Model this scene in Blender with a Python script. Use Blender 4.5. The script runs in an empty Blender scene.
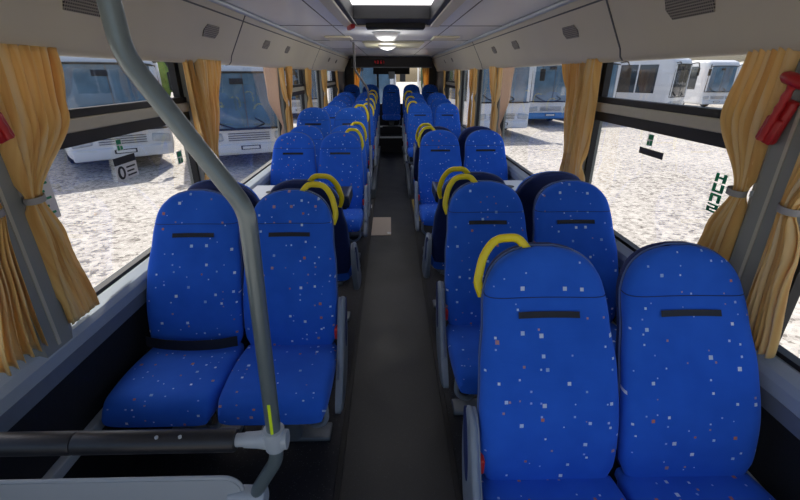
import bpy, bmesh, math, random
from mathutils import Vector, Matrix
PI = math.pi
SC = bpy.context.scene
COL = SC.collection
rnd = random.Random(7)

# ---------------------------------------------------------------- materials
def new_mat(name):
    m = bpy.data.materials.new(name); m.use_nodes = True
    nt = m.node_tree
    b = nt.nodes['Principled BSDF']
    return m, nt, b
def plain(name, col, rough=.5, metal=0., spec=.5, noise=0., nscale=30., bump=0., coat=0.):
    m, nt, b = new_mat(name)
    b.inputs['Base Color'].default_value = (*col, 1)
    b.inputs['Roughness'].default_value = rough
    b.inputs['Metallic'].default_value = metal
    b.inputs['Specular IOR Level'].default_value = spec
    b.inputs['Coat Weight'].default_value = coat
    if noise or bump:
        tc = nt.nodes.new('ShaderNodeTexCoord')
        n = nt.nodes.new('ShaderNodeTexNoise'); n.inputs['Scale'].default_value = nscale
        n.inputs['Detail'].default_value = 4
        nt.links.new(tc.outputs['Object'], n.inputs['Vector'])
        if noise:
            mx = nt.nodes.new('ShaderNodeMix'); mx.data_type = 'RGBA'
            mx.inputs[6].default_value = (*[c*(1-noise) for c in col], 1)
            mx.inputs[7].default_value = (*[min(1, c*(1+noise)) for c in col], 1)
            nt.links.new(n.outputs['Fac'], mx.inputs[0])
            nt.links.new(mx.outputs[2], b.inputs['Base Color'])
        if bump:
            bp = nt.nodes.new('ShaderNodeBump'); bp.inputs['Strength'].default_value = bump
            bp.inputs['Distance'].default_value = .01
            nt.links.new(n.outputs['Fac'], bp.inputs['Height'])
            nt.links.new(bp.outputs['Normal'], b.inputs['Normal'])
    return m
def math_node(nt, op, a, b=None, c=None):
    n = nt.nodes.new('ShaderNodeMath'); n.operation = op
    for i, v in enumerate((a, b, c)):
        if v is None: continue
        if isinstance(v, (int, float)): n.inputs[i].default_value = v
        else: nt.links.new(v, n.inputs[i])
    return n.outputs[0]
def fabric():
    m, nt, b = new_mat('blue_speckled_moquette')
    uv = nt.nodes.new('ShaderNodeUVMap'); uv.uv_map = 'UVMap'
    oi = nt.nodes.new('ShaderNodeObjectInfo')
    off = nt.nodes.new('ShaderNodeVectorMath'); off.operation = 'ADD'
    cb = nt.nodes.new('ShaderNodeCombineXYZ')
    nt.links.new(math_node(nt, 'MULTIPLY', oi.outputs['Random'], 13.7), cb.inputs[0])
    nt.links.new(uv.outputs[0], off.inputs[0]); nt.links.new(cb.outputs[0], off.inputs[1])
    base = nt.nodes.new('ShaderNodeMix'); base.data_type = 'RGBA'
    ns = nt.nodes.new('ShaderNodeTexNoise'); ns.inputs['Scale'].default_value = 9
    nt.links.new(off.outputs[0], ns.inputs['Vector'])
    base.inputs[6].default_value = (.014, .105, .60, 1)
    base.inputs[7].default_value = (.028, .155, .76, 1)
    nt.links.new(ns.outputs['Fac'], base.inputs[0])
    cur = base.outputs[2]
    for scale, thr, pres, cols in ((15., .088, .50, ((.62,.72,.9),(.5,.66,.95),(.55,.2,.16),(.72,.8,.95),(.3,.45,.8),(.5,.28,.3))),
                                   (30., .10, .16, ((.35,.5,.9),(.6,.7,.95),(.35,.45,.9),(.5,.6,.95),(.45,.3,.4),(.4,.5,.9)))):
        v = nt.nodes.new('ShaderNodeTexVoronoi'); v.voronoi_dimensions = '2D'; v.distance = 'CHEBYCHEV'
        v.inputs['Scale'].default_value = scale; v.inputs['Randomness'].default_value = .85
        nt.links.new(off.outputs[0], v.inputs['Vector'])
        sep = nt.nodes.new('ShaderNodeSeparateColor'); nt.links.new(v.outputs['Color'], sep.inputs[0])
        size = math_node(nt, 'MULTIPLY_ADD', sep.outputs[2], thr*.6, thr*.5)
        a = math_node(nt, 'LESS_THAN', v.outputs['Distance'], size)
        p = math_node(nt, 'LESS_THAN', sep.outputs[0], pres)
        f = math_node(nt, 'MULTIPLY', a, p)
        rp = nt.nodes.new('ShaderNodeValToRGB'); rp.color_ramp.interpolation = 'CONSTANT'
        cr = rp.color_ramp
        cr.elements[0].color = (*cols[0], 1); cr.elements[1].position = .18; cr.elements[1].color = (*cols[1], 1)
        for i, c in enumerate(cols[2:]):
            e = cr.elements.new(.36 + .16*i); e.color = (*c, 1)
        nt.links.new(sep.outputs[1], rp.inputs[0])
        mx = nt.nodes.new('ShaderNodeMix'); mx.data_type = 'RGBA'
        nt.links.new(f, mx.inputs[0]); nt.links.new(cur, mx.inputs[6]); nt.links.new(rp.outputs[0], mx.inputs[7])
        cur = mx.outputs[2]
    nt.links.new(cur, b.inputs['Base Color'])
    b.inputs['Roughness'].default_value = .85
    b.inputs['Sheen Weight'].default_value = .25
    b.inputs['Sheen Tint'].default_value = (.35, .5, 1, 1)
    b.inputs['Specular IOR Level'].default_value = .2
    w = nt.nodes.new('ShaderNodeTexWave'); w.inputs['Scale'].default_value = 90; w.inputs['Distortion'].default_value = 2
    w.bands_direction = 'Y'
    nt.links.new(off.outputs[0], w.inputs['Vector'])
    bp = nt.nodes.new('ShaderNodeBump'); bp.inputs['Strength'].default_value = .12; bp.inputs['Distance'].default_value = .002
    nt.links.new(w.outputs['Fac'], bp.inputs['Height']); nt.links.new(bp.outputs['Normal'], b.inputs['Normal'])
    return m
def curtain_mat():
    m, nt, b = new_mat('golden_pleated_curtain')
    uv = nt.nodes.new('ShaderNodeUVMap'); uv.uv_map = 'UVMap'
    mp = nt.nodes.new('ShaderNodeMapping'); mp.inputs['Scale'].default_value = (9, .35, 1)
    n = nt.nodes.new('ShaderNodeTexNoise'); n.inputs['Scale'].default_value = 1.6; n.inputs['Detail'].default_value = 5
    nt.links.new(uv.outputs[0], mp.inputs[0]); nt.links.new(mp.outputs[0], n.inputs['Vector'])
    rp = nt.nodes.new('ShaderNodeValToRGB'); cr = rp.color_ramp
    cr.elements[0].position = .3; cr.elements[0].color = (.72, .36, .09, 1)
    cr.elements[1].position = .48; cr.elements[1].color = (.94, .67, .25, 1)
    e = cr.elements.new(.66); e.color = (.95, .80, .50, 1)
    nt.links.new(n.outputs['Fac'], rp.inputs[0]); nt.links.new(rp.outputs[0], b.inputs['Base Color'])
    b.inputs['Roughness'].default_value = .8
    b.inputs['Sheen Weight'].default_value = .2
    t = nt.nodes.new('ShaderNodeBsdfTranslucent'); nt.links.new(rp.outputs[0], t.inputs['Color'])
    ms = nt.nodes.new('ShaderNodeMixShader'); ms.inputs[0].default_value = .38
    nt.links.new(b.outputs[0], ms.inputs[1]); nt.links.new(t.outputs[0], ms.inputs[2])
    nt.links.new(ms.outputs[0], nt.nodes['Material Output'].inputs[0])
    return m
def sheer_mat():
    m, nt, b = new_mat('sheer_curtain_net')
    b.inputs['Base Color'].default_value = (.85, .62, .45, 1); b.inputs['Roughness'].default_value = .8
    tr = nt.nodes.new('ShaderNodeBsdfTransparent')
    ms = nt.nodes.new('ShaderNodeMixShader'); ms.inputs[0].default_value = .55
    nt.links.new(tr.outputs[0], ms.inputs[1]); nt.links.new(b.outputs[0], ms.inputs[2])
    nt.links.new(ms.outputs[0], nt.nodes['Material Output'].inputs[0])
    return m
def glass_mat(name, tint=(.97,.985,1), refl=.05):
    m, nt, b = new_mat(name)
    nt.nodes.remove(b)
    tr = nt.nodes.new('ShaderNodeBsdfTransparent'); tr.inputs[0].default_value = (*tint, 1)
    gl = nt.nodes.new('ShaderNodeBsdfGlossy'); gl.inputs['Roughness'].default_value = .02
    fr = nt.nodes.new('ShaderNodeFresnel'); fr.inputs[0].default_value = 1.35
    ms = nt.nodes.new('ShaderNodeMixShader')
    nt.links.new(math_node(nt, 'MULTIPLY', fr.outputs[0], .2), ms.inputs[0])
    nt.links.new(tr.outputs[0], ms.inputs[1]); nt.links.new(gl.outputs[0], ms.inputs[2])
    nt.links.new(ms.outputs[0], nt.nodes['Material Output'].inputs[0])
    return m
def gravel_mat():
    m, nt, b = new_mat('pale_gravel')
    tc = nt.nodes.new('ShaderNodeTexCoord')
    v = nt.nodes.new('ShaderNodeTexVoronoi'); v.inputs['Scale'].default_value = 17
    n1 = nt.nodes.new('ShaderNodeTexNoise'); n1.inputs['Scale'].default_value = 5.; n1.inputs['Detail'].default_value = 8; n1.inputs['Roughness'].default_value = .75
    n2 = nt.nodes.new('ShaderNodeTexNoise'); n2.inputs['Scale'].default_value = .35; n2.inputs['Detail'].default_value = 4
    for n in (v, n1, n2): nt.links.new(tc.outputs['Object'], n.inputs['Vector'])
    sep = nt.nodes.new('ShaderNodeSeparateColor'); nt.links.new(v.outputs['Color'], sep.inputs[0])
    a = math_node(nt, 'MULTIPLY', sep.outputs[0], .35)
    a = math_node(nt, 'MULTIPLY_ADD', n1.outputs['Fac'], .9, a)
    a = math_node(nt, 'MULTIPLY_ADD', n2.outputs['Fac'], .25, a)
    rp = nt.nodes.new('ShaderNodeValToRGB'); cr = rp.color_ramp
    cr.elements[0].position = .52; cr.elements[0].color = (.12, .105, .09, 1)
    cr.elements[1].position = .95; cr.elements[1].color = (.50, .47, .43, 1)
    e = cr.elements.new(.70); e.color = (.36, .335, .305, 1)
    nt.links.new(a, rp.inputs[0]); nt.links.new(rp.outputs[0], b.inputs['Base Color'])
    b.inputs['Roughness'].default_value = .95
    bp = nt.nodes.new('ShaderNodeBump'); bp.inputs['Strength'].default_value = .7; bp.inputs['Distance'].default_value = .03
    nt.links.new(a, bp.inputs['Height']); nt.links.new(bp.outputs['Normal'], b.inputs['Normal'])
    return m
def floor_mat(name, col, speck, rough):
    m, nt, b = new_mat(name)
    tc = nt.nodes.new('ShaderNodeTexCoord')
    v = nt.nodes.new('ShaderNodeTexVoronoi'); v.inputs['Scale'].default_value = 110
    n = nt.nodes.new('ShaderNodeTexNoise'); n.inputs['Scale'].default_value = 4; n.inputs['Detail'].default_value = 6
    nt.links.new(tc.outputs['Object'], v.inputs['Vector']); nt.links.new(tc.outputs['Object'], n.inputs['Vector'])
    sep = nt.nodes.new('ShaderNodeSeparateColor'); nt.links.new(v.outputs['Color'], sep.inputs[0])
    f = math_node(nt, 'MULTIPLY', math_node(nt, 'LESS_THAN', v.outputs['Distance'], .28), math_node(nt, 'GREATER_THAN', sep.outputs[0], .75))
    mx0 = nt.nodes.new('ShaderNodeMix'); mx0.data_type = 'RGBA'
    mx0.inputs[6].default_value = (*[c*.75 for c in col], 1); mx0.inputs[7].default_value = (*[c*1.3 for c in col], 1)
    nt.links.new(n.outputs['Fac'], mx0.inputs[0])
    mx = nt.nodes.new('ShaderNodeMix'); mx.data_type = 'RGBA'
    nt.links.new(f, mx.inputs[0]); nt.links.new(mx0.outputs[2], mx.inputs[6]); mx.inputs[7].default_value = (*speck, 1)
    nt.links.new(mx.outputs[2], b.inputs['Base Color'])
    rr = math_node(nt, 'MULTIPLY_ADD', n.outputs['Fac'], .2, rough-.1)
    nt.links.new(rr, b.inputs['Roughness'])
    return m
def grille_mat():
    m, nt, b = new_mat('perforated_vent')
    uv = nt.nodes.new('ShaderNodeUVMap'); uv.uv_map = 'UVMap'
    v = nt.nodes.new('ShaderNodeTexVoronoi'); v.voronoi_dimensions = '2D'; v.inputs['Scale'].default_value = 95; v.inputs['Randomness'].default_value = 0
    nt.links.new(uv.outputs[0], v.inputs['Vector'])
    f = math_node(nt, 'LESS_THAN', v.outputs['Distance'], .33)
    mx = nt.nodes.new('ShaderNodeMix'); mx.data_type = 'RGBA'
    mx.inputs[6].default_value = (.28,.25,.2,1); mx.inputs[7].default_value = (.015,.013,.01,1)
    nt.links.new(f, mx.inputs[0]); nt.links.new(mx.outputs[2], b.inputs['Base Color'])
    b.inputs['Roughness'].default_value = .6
    return m
def emis(name, col, s):
    m, nt, b = new_mat(name)
    b.inputs['Base Color'].default_value = (*col, 1)
    b.inputs['Emission Color'].default_value = (*col, 1); b.inputs['Emission Strength'].default_value = s
    return m
def foliage_mat(name, a, c):
    m, nt, b = new_mat(name)
    tc = nt.nodes.new('ShaderNodeTexCoord'); n = nt.nodes.new('ShaderNodeTexNoise'); n.inputs['Scale'].default_value = 3
    nt.links.new(tc.outputs['Object'], n.inputs['Vector'])
    mx = nt.nodes.new('ShaderNodeMix'); mx.data_type = 'RGBA'
    mx.inputs[6].default_value = (*a, 1); mx.inputs[7].default_value = (*c, 1)
    nt.links.new(n.outputs['Fac'], mx.inputs[0]); nt.links.new(mx.outputs[2], b.inputs['Base Color'])
    b.inputs['Roughness'].default_value = .8
    return m

M = dict(
 fabric=fabric(), curtain=curtain_mat(), sheer=sheer_mat(),
 glass=glass_mat('window_glass'),
 gravel=gravel_mat(),
 gangway=floor_mat('dark_gangway_lino', (.007,.0085,.013), (.02,.024,.032), .48),
 sidefloor=floor_mat('speckled_side_floor', (.014,.015,.022), (.07,.075,.09), .6),
 black=plain('black_rubber', (.008,.008,.010), .6, noise=.2),
 blackpad=plain('black_padding', (.012,.013,.018), .38, noise=.2, bump=.05),
 wallp=plain('dark_wall_trim', (.008,.008,.010), .7, noise=.3, nscale=60, bump=.1),
 sill=plain('blue_grey_sill', (.36,.41,.46), .4, noise=.08, nscale=12),
 pillar=plain('grey_pillar_trim', (.25,.26,.24), .5, noise=.06, nscale=10),
 valance=plain('beige_valance', (.58,.53,.40), .45, noise=.05, nscale=4),
 ceil=plain('satin_grey_ceiling', (.62,.63,.65), .32, noise=.05, nscale=3, spec=.6),
 service=plain('cream_service_panel', (.55,.52,.36), .5, noise=.04),
 seam=plain('seam_dark', (.10,.10,.10), .7, noise=.1),
 alu=plain('brushed_beige_rail', (.48,.45,.36), .4, noise=.05),
 shell=plain('navy_seat_shell', (.010,.025,.13), .7, noise=.25, nscale=60),
 piping=plain('pale_piping', (.10,.16,.36), .5, noise=.05),
 strip=plain('black_label_strip', (.012,.012,.018), .55, noise=.2),
 sidegrey=plain('grey_seat_side', (.24,.28,.34), .4, noise=.07, nscale=15),
 metalgrey=plain('grey_painted_steel', (.17,.19,.22), .4, metal=.2, noise=.08),
 pole=plain('grey_green_pole', (.15,.19,.205), .28, metal=.35, noise=.05, coat=.3),
 clamp=plain('pale_grey_clamp', (.40,.44,.48), .35, noise=.05),
 panel=plain('pale_grey_panel', (.40,.43,.46), .4, noise=.04, nscale=6),
 yellow=plain('yellow_handle', (.90,.72,.015), .35, noise=.04),
 green_strip=plain('lime_strip', (.62,.80,.02), .4, noise=.03),
 red=plain('red_plastic', (.42,.012,.015), .35, noise=.1),
 redb=plain('red_buckle', (.65,.03,.02), .4, noise=.05),
 tie=plain('grey_tieback', (.30,.29,.28), .7, noise=.1),
 table=plain('dark_table_laminate', (.012,.013,.016), .3, noise=.15),
 tabletop=plain('pale_table_edge', (.42,.45,.50), .35, noise=.05),
 grille=grille_mat(),
 lamp=plain('frosted_lamp_dome', (.75,.76,.76), .3, noise=.02),
 acrylic=None,
 tan=plain('tan_floor_patch', (.50,.42,.36), .6, noise=.05),
 tape=plain('worn_yellow_tape', (.38,.28,.07), .7, noise=.25),
 white=plain('white_vinyl', (.8,.8,.8), .5, noise=.02),
 greenv=plain('green_vinyl', (.01,.30,.13), .5, noise=.05),
 buswhite=plain('white_coach_paint', (.74,.75,.77), .3, noise=.04, nscale=1.2, coat=.3),
 busblue=plain('blue_coach_paint', (.05,.22,.55), .3, noise=.05, coat=.3),
 buslime=plain('lime_coach_paint', (.45,.72,.04), .35, noise=.05),
 busglass=plain('coach_windscreen', (.10,.18,.26), .07, spec=.9, noise=.85, nscale=1.6),
 busdark=plain('coach_side_glass', (.03,.04,.05), .08, spec=.8, noise=.4, nscale=2),
 tyre=plain('tyre_rubber', (.02,.02,.02), .8, noise=.2),
 hub=plain('steel_hub', (.45,.45,.46), .35, metal=.6, noise=.1),
 headlamp=plain('headlamp_lens', (.45,.48,.5), .1, spec=.9, noise=.2, nscale=14),
 bumper=plain('grey_bumper', (.12,.12,.13), .6, noise=.1),
 darkheader=plain('charcoal_header', (.03,.03,.033), .5, noise=.1),
 clock=emis('red_clock_digits', (.5,.02,.03), .25),
 leaf=foliage_mat('hedge_leaf', (.08,.16,.04), (.30,.42,.10)),
 hill=foliage_mat('dry_hillside', (.22,.21,.17), (.40,.37,.30)),
 bark=plain('bark', (.12,.08,.05), .9, noise=.3),
)
am, ant, ab = new_mat('white_acrylic_dome')
ab.inputs['Base Color'].default_value = (.9,.92,.95,1); ab.inputs['Roughness'].default_value = .3
_t = ant.nodes.new('ShaderNodeBsdfTranslucent'); _t.inputs[0].default_value = (.95,.96,.98,1)
_m = ant.nodes.new('ShaderNodeMixShader'); _m.inputs[0].default_value = .85
ant.links.new(ab.outputs[0], _m.inputs[1]); ant.links.new(_t.outputs[0], _m.inputs[2]); ant.links.new(_m.outputs[0], ant.nodes['Material Output'].inputs[0])
M['acrylic'] = am

# ---------------------------------------------------------------- mesh helpers
class MB:
    def __init__(s): s.v = []; s.f = []; s.uv = None
    def add(s, vs, fs):
        o = len(s.v); s.v += [Vector(p) for p in vs]; s.f += [tuple(i+o for i in f) for f in fs]; return s
    def box(s, c, d, rot=None, bev=0.):
        bm = bmesh.new(); bmesh.ops.create_cube(bm, size=1)
        for v in bm.verts: v.co = Vector((v.co.x*d[0], v.co.y*d[1], v.co.z*d[2]))
        if bev:
            bmesh.ops.bevel(bm, geom=list(bm.edges), offset=min(bev, min(d)*.49), segments=3, profile=.5, affect='EDGES')
        if rot is not None: bmesh.ops.transform(bm, matrix=rot.to_4x4() if hasattr(rot,'to_4x4') else rot, verts=bm.verts)
        bm.verts.ensure_lookup_table()
        s.add([v.co + Vector(c) for v in bm.verts], [[v.index for v in f.verts] for f in bm.faces]); bm.free(); return s
    def bx(s, x0, x1, y0, y1, z0, z1, bev=0.):
        return s.box(((x0+x1)/2,(y0+y1)/2,(z0+z1)/2), (abs(x1-x0),abs(y1-y0),abs(z1-z0)), None, bev)
    def tube(s, pts, r, n=12, closed=False, caps=True):
        pts = [Vector(p) for p in pts]; N = len(pts)
        rr = r if isinstance(r, (list, tuple)) else [r]*N
        o = len(s.v); up = None
        for i, p in enumerate(pts):
            if closed: t = (pts[(i+1)%N]-pts[i-1]).normalized()
            else: t = (pts[min(i+1,N-1)]-pts[max(i-1,0)]).normalized()
            if up is None:
                a = Vector((0,0,1)) if abs(t.z) < .9 else Vector((1,0,0))
                up = (a - t*a.dot(t)).normalized()
            else: up = (up - t*up.dot(t)).normalized()
            sd = t.cross(up)
            for k in range(n):
                a = 2*PI*k/n
                s.v.append(p + up*(rr[i]*math.cos(a)) + sd*(rr[i]*math.sin(a)))
        for i in range(N if closed else N-1):
            j = (i+1)%N
            for k in range(n):
                l = (k+1)%n
                s.f.append((o+i*n+k, o+i*n+l, o+j*n+l, o+j*n+k))
        if caps and not closed:
            s.f.append(tuple(o+k for k in range(n))[::-1]); s.f.append(tuple(o+(N-1)*n+k for k in range(n)))
        return s
    def rings(s, rings, caps=True, closed=False):
        o = len(s.v); n = len(rings[0])
        for r in rings: s.v += [Vector(p) for p in r]
        N = len(rings)
        for i in range(N if closed else N-1):
            j = (i+1)%N
            for k in range(n):
                l = (k+1)%n
                s.f.append((o+i*n+k, o+i*n+l, o+j*n+l, o+j*n+k))
        if caps and not closed:
            s.f.append(tuple(o+k for k in range(n))[::-1]); s.f.append(tuple(o+(N-1)*n+k for k in range(n)))
        return s
    def prism(s, prof, axis, a, b):
        # prof: list of 2D points; axis 'x','y','z'; from a to b
        def P(p, t):
            return {'x':(t,p[0],p[1]), 'y':(p[0],t,p[1]), 'z':(p[0],p[1],t)}[axis]
        return s.rings([[P(p, a) for p in prof], [P(p, b) for p in prof]])
    def lathe(s, prof, c, axis='z', n=24):
        rs = []
        for r, h in prof:
            ring = []
            for k in range(n):
                a = 2*PI*k/n; u, w = r*math.cos(a), r*math.sin(a)
                ring.append(Vector(c) + Vector({'z':(u,w,h),'x':(h,u,w),'y':(u,h,w)}[axis]))
            rs.append(ring)
        return s.rings(rs)
    def grid(s, fn, nu, nv):
        o = len(s.v)
        for j in range(nv+1):
            for i in range(nu+1): s.v.append(Vector(fn(i/nu, j/nv)))
        for j in range(nv):
            for i in range(nu):
                a = o+j*(nu+1)+i; s.f.append((a, a+1, a+nu+2, a+nu+1))
        return s
    def mesh(s, name, mat, smooth=True, uvf=None, shift=None):
        me = bpy.data.meshes.new(name)
        vs = [v - shift for v in s.v] if shift is not None else s.v
        me.from_pydata([tuple(v) for v in vs], [], s.f); me.validate()
        bm = bmesh.new(); bm.from_mesh(me); bmesh.ops.recalc_face_normals(bm, faces=bm.faces)
        if smooth:
            for f in bm.faces: f.smooth = True
            for e in bm.edges:
                if len(e.link_faces) == 2 and e.calc_face_angle(0) > .7: e.smooth = False
        if uvf:
            ul = bm.loops.layers.uv.new('UVMap')
            for f in bm.faces:
                for l in f.loops: l[ul].uv = uvf(l.vert.co)
        bm.to_mesh(me); bm.free()
        me.materials.append(mat)
        return me
    def build(s, name, mat, parent=None, smooth=True, uvf=None):
        """parts of a thing placed in world space: shifted to the root's origin"""
        sh = None
        if parent is not None:
            r = parent; sh = Vector((0,0,0))
            while r is not None: sh += r.location; r = r.parent
        me = s.mesh(name, mat, smooth, uvf, sh)
        o = bpy.data.objects.new(name, me); COL.objects.link(o)
        if parent is not None: o.parent = parent
        return o
def tag(o, label, cat, group=None):
    o['label'] = label; o['category'] = cat
    if group: o['group'] = group
    return o
def empty(name, loc, label=None, cat=None, group=None, rz=0):
    o = bpy.data.objects.new(name, None); COL.objects.link(o); o.location = loc; o.rotation_euler = (0,0,rz)
    o.empty_display_size = .1
    if label: tag(o, label, cat, group)
    return o
def structure(o): o['kind'] = 'structure'; return o
def link(name, me, parent, loc=(0,0,0)):
    o = bpy.data.objects.new(name, me); COL.objects.link(o); o.parent = parent; o.location = loc; return o
def copy_tree(o, parent=None):
    c = o.copy(); COL.objects.link(c); c.parent = parent
    for ch in o.children: copy_tree(ch, c)
    return c
def smoothpath(pts, r=.06, n=6):
    pts = [Vector(p) for p in pts]; out = [pts[0]]
    for i in range(1, len(pts)-1):
        a, b, c = pts[i-1], pts[i], pts[i+1]
        d1 = (a-b); d2 = (c-b); rr = min(r, d1.length*.45, d2.length*.45)
        p0 = b + d1.normalized()*rr; p1 = b + d2.normalized()*rr
        for k in range(n+1):
            t = k/n; out.append(p0*(1-t)**2 + b*2*t*(1-t) + p1*t*t)
    out.append(pts[-1]); return out
def rrect(w, h, r, n=5, cx=0, cy=0):
    out = []
    for (sx, sy, a0) in ((1,1,0),(-1,1,PI/2),(-1,-1,PI),(1,-1,1.5*PI)):
        for k in range(n+1):
            a = a0 + PI/2*k/n
            out.append((cx+sx*(w/2-r)+r*math.cos(a), cy+sy*(h/2-r)+r*math.sin(a)))
    return out
def interp(tab, t):
    for (a, va), (b, vb) in zip(tab, tab[1:]):
        if t <= b:
            k = (t-a)/(b-a); k = k*k*(3-2*k); return va+(vb-va)*k
    return tab[-1][1]

EYE = 1.6; CX = -.016
WX = 1.18            # inner face of the side walls
CEIL = 1.98
Z0, Z1 = -.9, 11.2   # length of the saloon (y axis)
VB = EYE + .068      # bottom of the valance
SILL = .80
BAR0, BAR1 = EYE-.245, EYE-.118

# ---------------------------------------------------------------- camera
cam = bpy.data.cameras.new('camera'); camo = bpy.data.objects.new('camera', cam); COL.objects.link(camo)
PITCH = math.radians(23.2); F = 410.
yaw = math.atan2(10, F)*math.cos(PITCH)
camo.location = (CX, 0, EYE)
camo.rotation_euler = (PI/2-PITCH, 0, -yaw)
cam.lens = F/800*36; cam.sensor_width = 36; cam.clip_start = .02; cam.clip_end = 500
SC.camera = camo

# ---------------------------------------------------------------- shell
GXL, GXR = -.237, .237
fl = structure(MB().bx(-WX, WX, Z0, Z1, -.06, 0).build('floor', M['sidefloor'], smooth=False))
MB().bx(GXL, GXR, Z0, 9.3, 0, .004).build('gangway_lino', M['gangway'], fl, smooth=False)
MB().bx(GXL-.028, GXL, Z0, 5.55, 0, .010, .004).build('edge_strip', M['black'], fl, smooth=False)
MB().bx(GXR, GXR+.028, Z0, 5.55, 0, .010, .004).build('edge_strip', M['black'], fl, smooth=False)
# side podiums and rear platform
for sx in (-1, 1):
    MB().bx(sx*.30, sx*WX, 5.57, 9.3, 0, .12, .006).build('podium', M['wallp'], fl, smooth=False)
    MB().bx(sx*.235, sx*.30, 5.57, 9.3, 0, .135, .01).build('podium_edge', M['metalgrey'], fl, smooth=False)
pf = MB().bx(-WX, WX, 9.3, Z1, 0, .325).build('rear_step', M['wallp'], fl, smooth=False)
MB().bx(-.29, .31, 9.275, 9.33, .305, .335, .004).build('step_nosing', M['white'], pf, smooth=False)
MB().bx(-.27, .29, 9.72, 9.98, .325, .50).build('upper_step', M['wallp'], pf, smooth=False)
MB().bx(-.26, -.20, 9.70, 9.74, .485, .505, .003).build('step_corner', M['clamp'], pf, smooth=False)
MB().bx(.22, .28, 9.70, 9.74, .485, .505, .003).build('step_corner', M['clamp'], pf, smooth=False)
# thin flat rectangles on the floor
tag(MB().bx(-.235, -.02, 4.12, 4.72, .004, .010, .002).build('floor_patch', M['tan'], smooth=False), 'pale tan rectangular patch on the gangway floor', 'floor plate')  # pale tan rectangle on top of the gangway lino
tag(MB().bx(-.06, -.02, 4.15, 4.21, .0105, .012).build('paper_scrap', M['white'], smooth=False), 'small white scrap on the corner of the tan floor patch', 'paper scrap')
tag(MB().bx(-.37, -.27, 5.12, 5.26, .0005, .004).build('white_floor_patch', M['white'], smooth=False), 'short white patch on the floor left of the gangway', 'floor marker')  # small white rectangle beside the gangway
tag(MB().bx(.27, .33, 4.6, 5.5, .0005, .004).build('floor_tape', M['tape'], smooth=False), 'worn yellow strip on the floor along the right edge of the gangway', 'floor tape')

pillars = [(1.08, 1.23), (2.52, 2.68), (4.68, 4.84), (6.0, 6.12), (7.42, 7.56), (9.4, 11.2)]
spans = [(-.6, 1.08), (1.23, 2.52), (2.68, 4.68), (4.84, 6.0), (6.12, 7.42), (7.56, 9.4)]
wn = 0
for side, sx in (('left', -1), ('right', 1)):
    w = structure(MB().bx(sx*WX, sx*(WX+.08), Z0, Z1, 0, SILL-.05).build('wall_'+side, M['wallp'], smooth=False))
    # upper band above the windows behind the valance
    MB().bx(sx*WX, sx*(WX+.08), Z0, Z1, VB+.02, CEIL+.05).build('upper_wall', M['valance'], w, smooth=False)
    # seat rail along the wall
    MB().bx(sx*(WX-.035), sx*WX, Z0, 9.3, .33, .375, .006).build('seat_rail', M['sill'], w, smooth=False)
    # sill: bevelled profile
    pr = [(sx*(WX-.034), SILL-.105), (sx*(WX-.038), SILL-.06), (sx*(WX-.028), SILL-.035), (sx*WX, SILL-.012), (sx*(WX+.07), SILL-.012), (sx*(WX+.07), SILL-.105)]
    MB().prism(pr, 'y', Z0, 9.4).build('sill', M['sill'], w, smooth=False)
    MB().bx(sx*(WX-.036), sx*(WX-.03), Z0, 9.4, SILL-.16, SILL-.105).build('lower_channel', M['metalgrey'], w, smooth=False)
    for i, (a, b) in enumerate(pillars):
        if i == 0: a, b = (1.09, 1.265) if sx < 0 else (1.11, 1.28)
        mat = 'pillar' if i < 5 else 'darkheader'
        x0, x1 = sx*(WX-.036), sx*(WX+.07)
        mb = MB()
        if i < 5:
            prf = [(x0, a+.03), (x0, b-.03), (sx*(WX-.02), b), (x1, b), (x1, a), (sx*(WX-.02), a)]
            mb.prism(prf, 'z', SILL-.06, VB+.1)
            p = mb.build('pillar', M[mat], w, smooth=False)
            MB().bx(sx*(WX-.039), sx*(WX-.034), (a+b)/2-.006, (a+b)/2+.006, SILL-.04, VB).build('pillar_ridge', M['alu'], p, smooth=False)
        else:
            mb.bx(sx*(WX-.04), x1, a, b, SILL-.3, VB+.1)
            p = mb.build('pillar', M[mat], w, smooth=False)
            p['label'] = 'charcoal corner panel'
    for i, (a, b) in enumerate(spans):
        wn += 1
        wi = structure(empty('window_%d' % wn, (sx*(WX+.03), (a+b)/2, SILL)))
        MB().bx(sx*(WX+.028), sx*(WX+.034), a, b, SILL-.02, VB+.03).build('pane', M['glass'], wi, smooth=False)
        g = MB(); t = .016
        g.bx(sx*(WX+.01), sx*(WX+.045), a-.01, b+.01, SILL-.02, SILL+t-.012)
        g.bx(sx*(WX+.01), sx*(WX+.045), a-.01, a+t, SILL-.02, VB+.03)
        g.bx(sx*(WX+.01), sx*(WX+.045), b-t, b+.01, SILL-.02, VB+.03)
        g.build('gasket', M['black'], wi, smooth=False)
        hop = (side == 'left' and i in (1, 3, 5)) or (side == 'right' and i in (1, 5))
        if hop:
            MB().bx(sx*(WX+.0), sx*(WX+.04), a, b, BAR1-.032, BAR1, .004).build('sliding_rail', M['black'], wi, smooth=False)
            MB().bx(sx*(WX-.01), sx*(WX+.03), a, b, BAR1-.078, BAR1-.030, .006).build('cross_bar', M['alu'], wi, smooth=False)
            MB().bx(sx*(WX+.0), sx*(WX+.04), a, b, BAR0, BAR1-.076, .004).build('sliding_rail', M['black'], wi, smooth=False)
            MB().bx(sx*(WX+.01), sx*(WX+.045), b-.05, b-.012, BAR1, VB+.03).build('mullion', M['black'], wi, smooth=False)
            MB().bx(sx*(WX+.01), sx*(WX+.045), a+.0, a+.03, BAR1, VB+.03).build('mullion', M['black'], wi, smooth=False)
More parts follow.
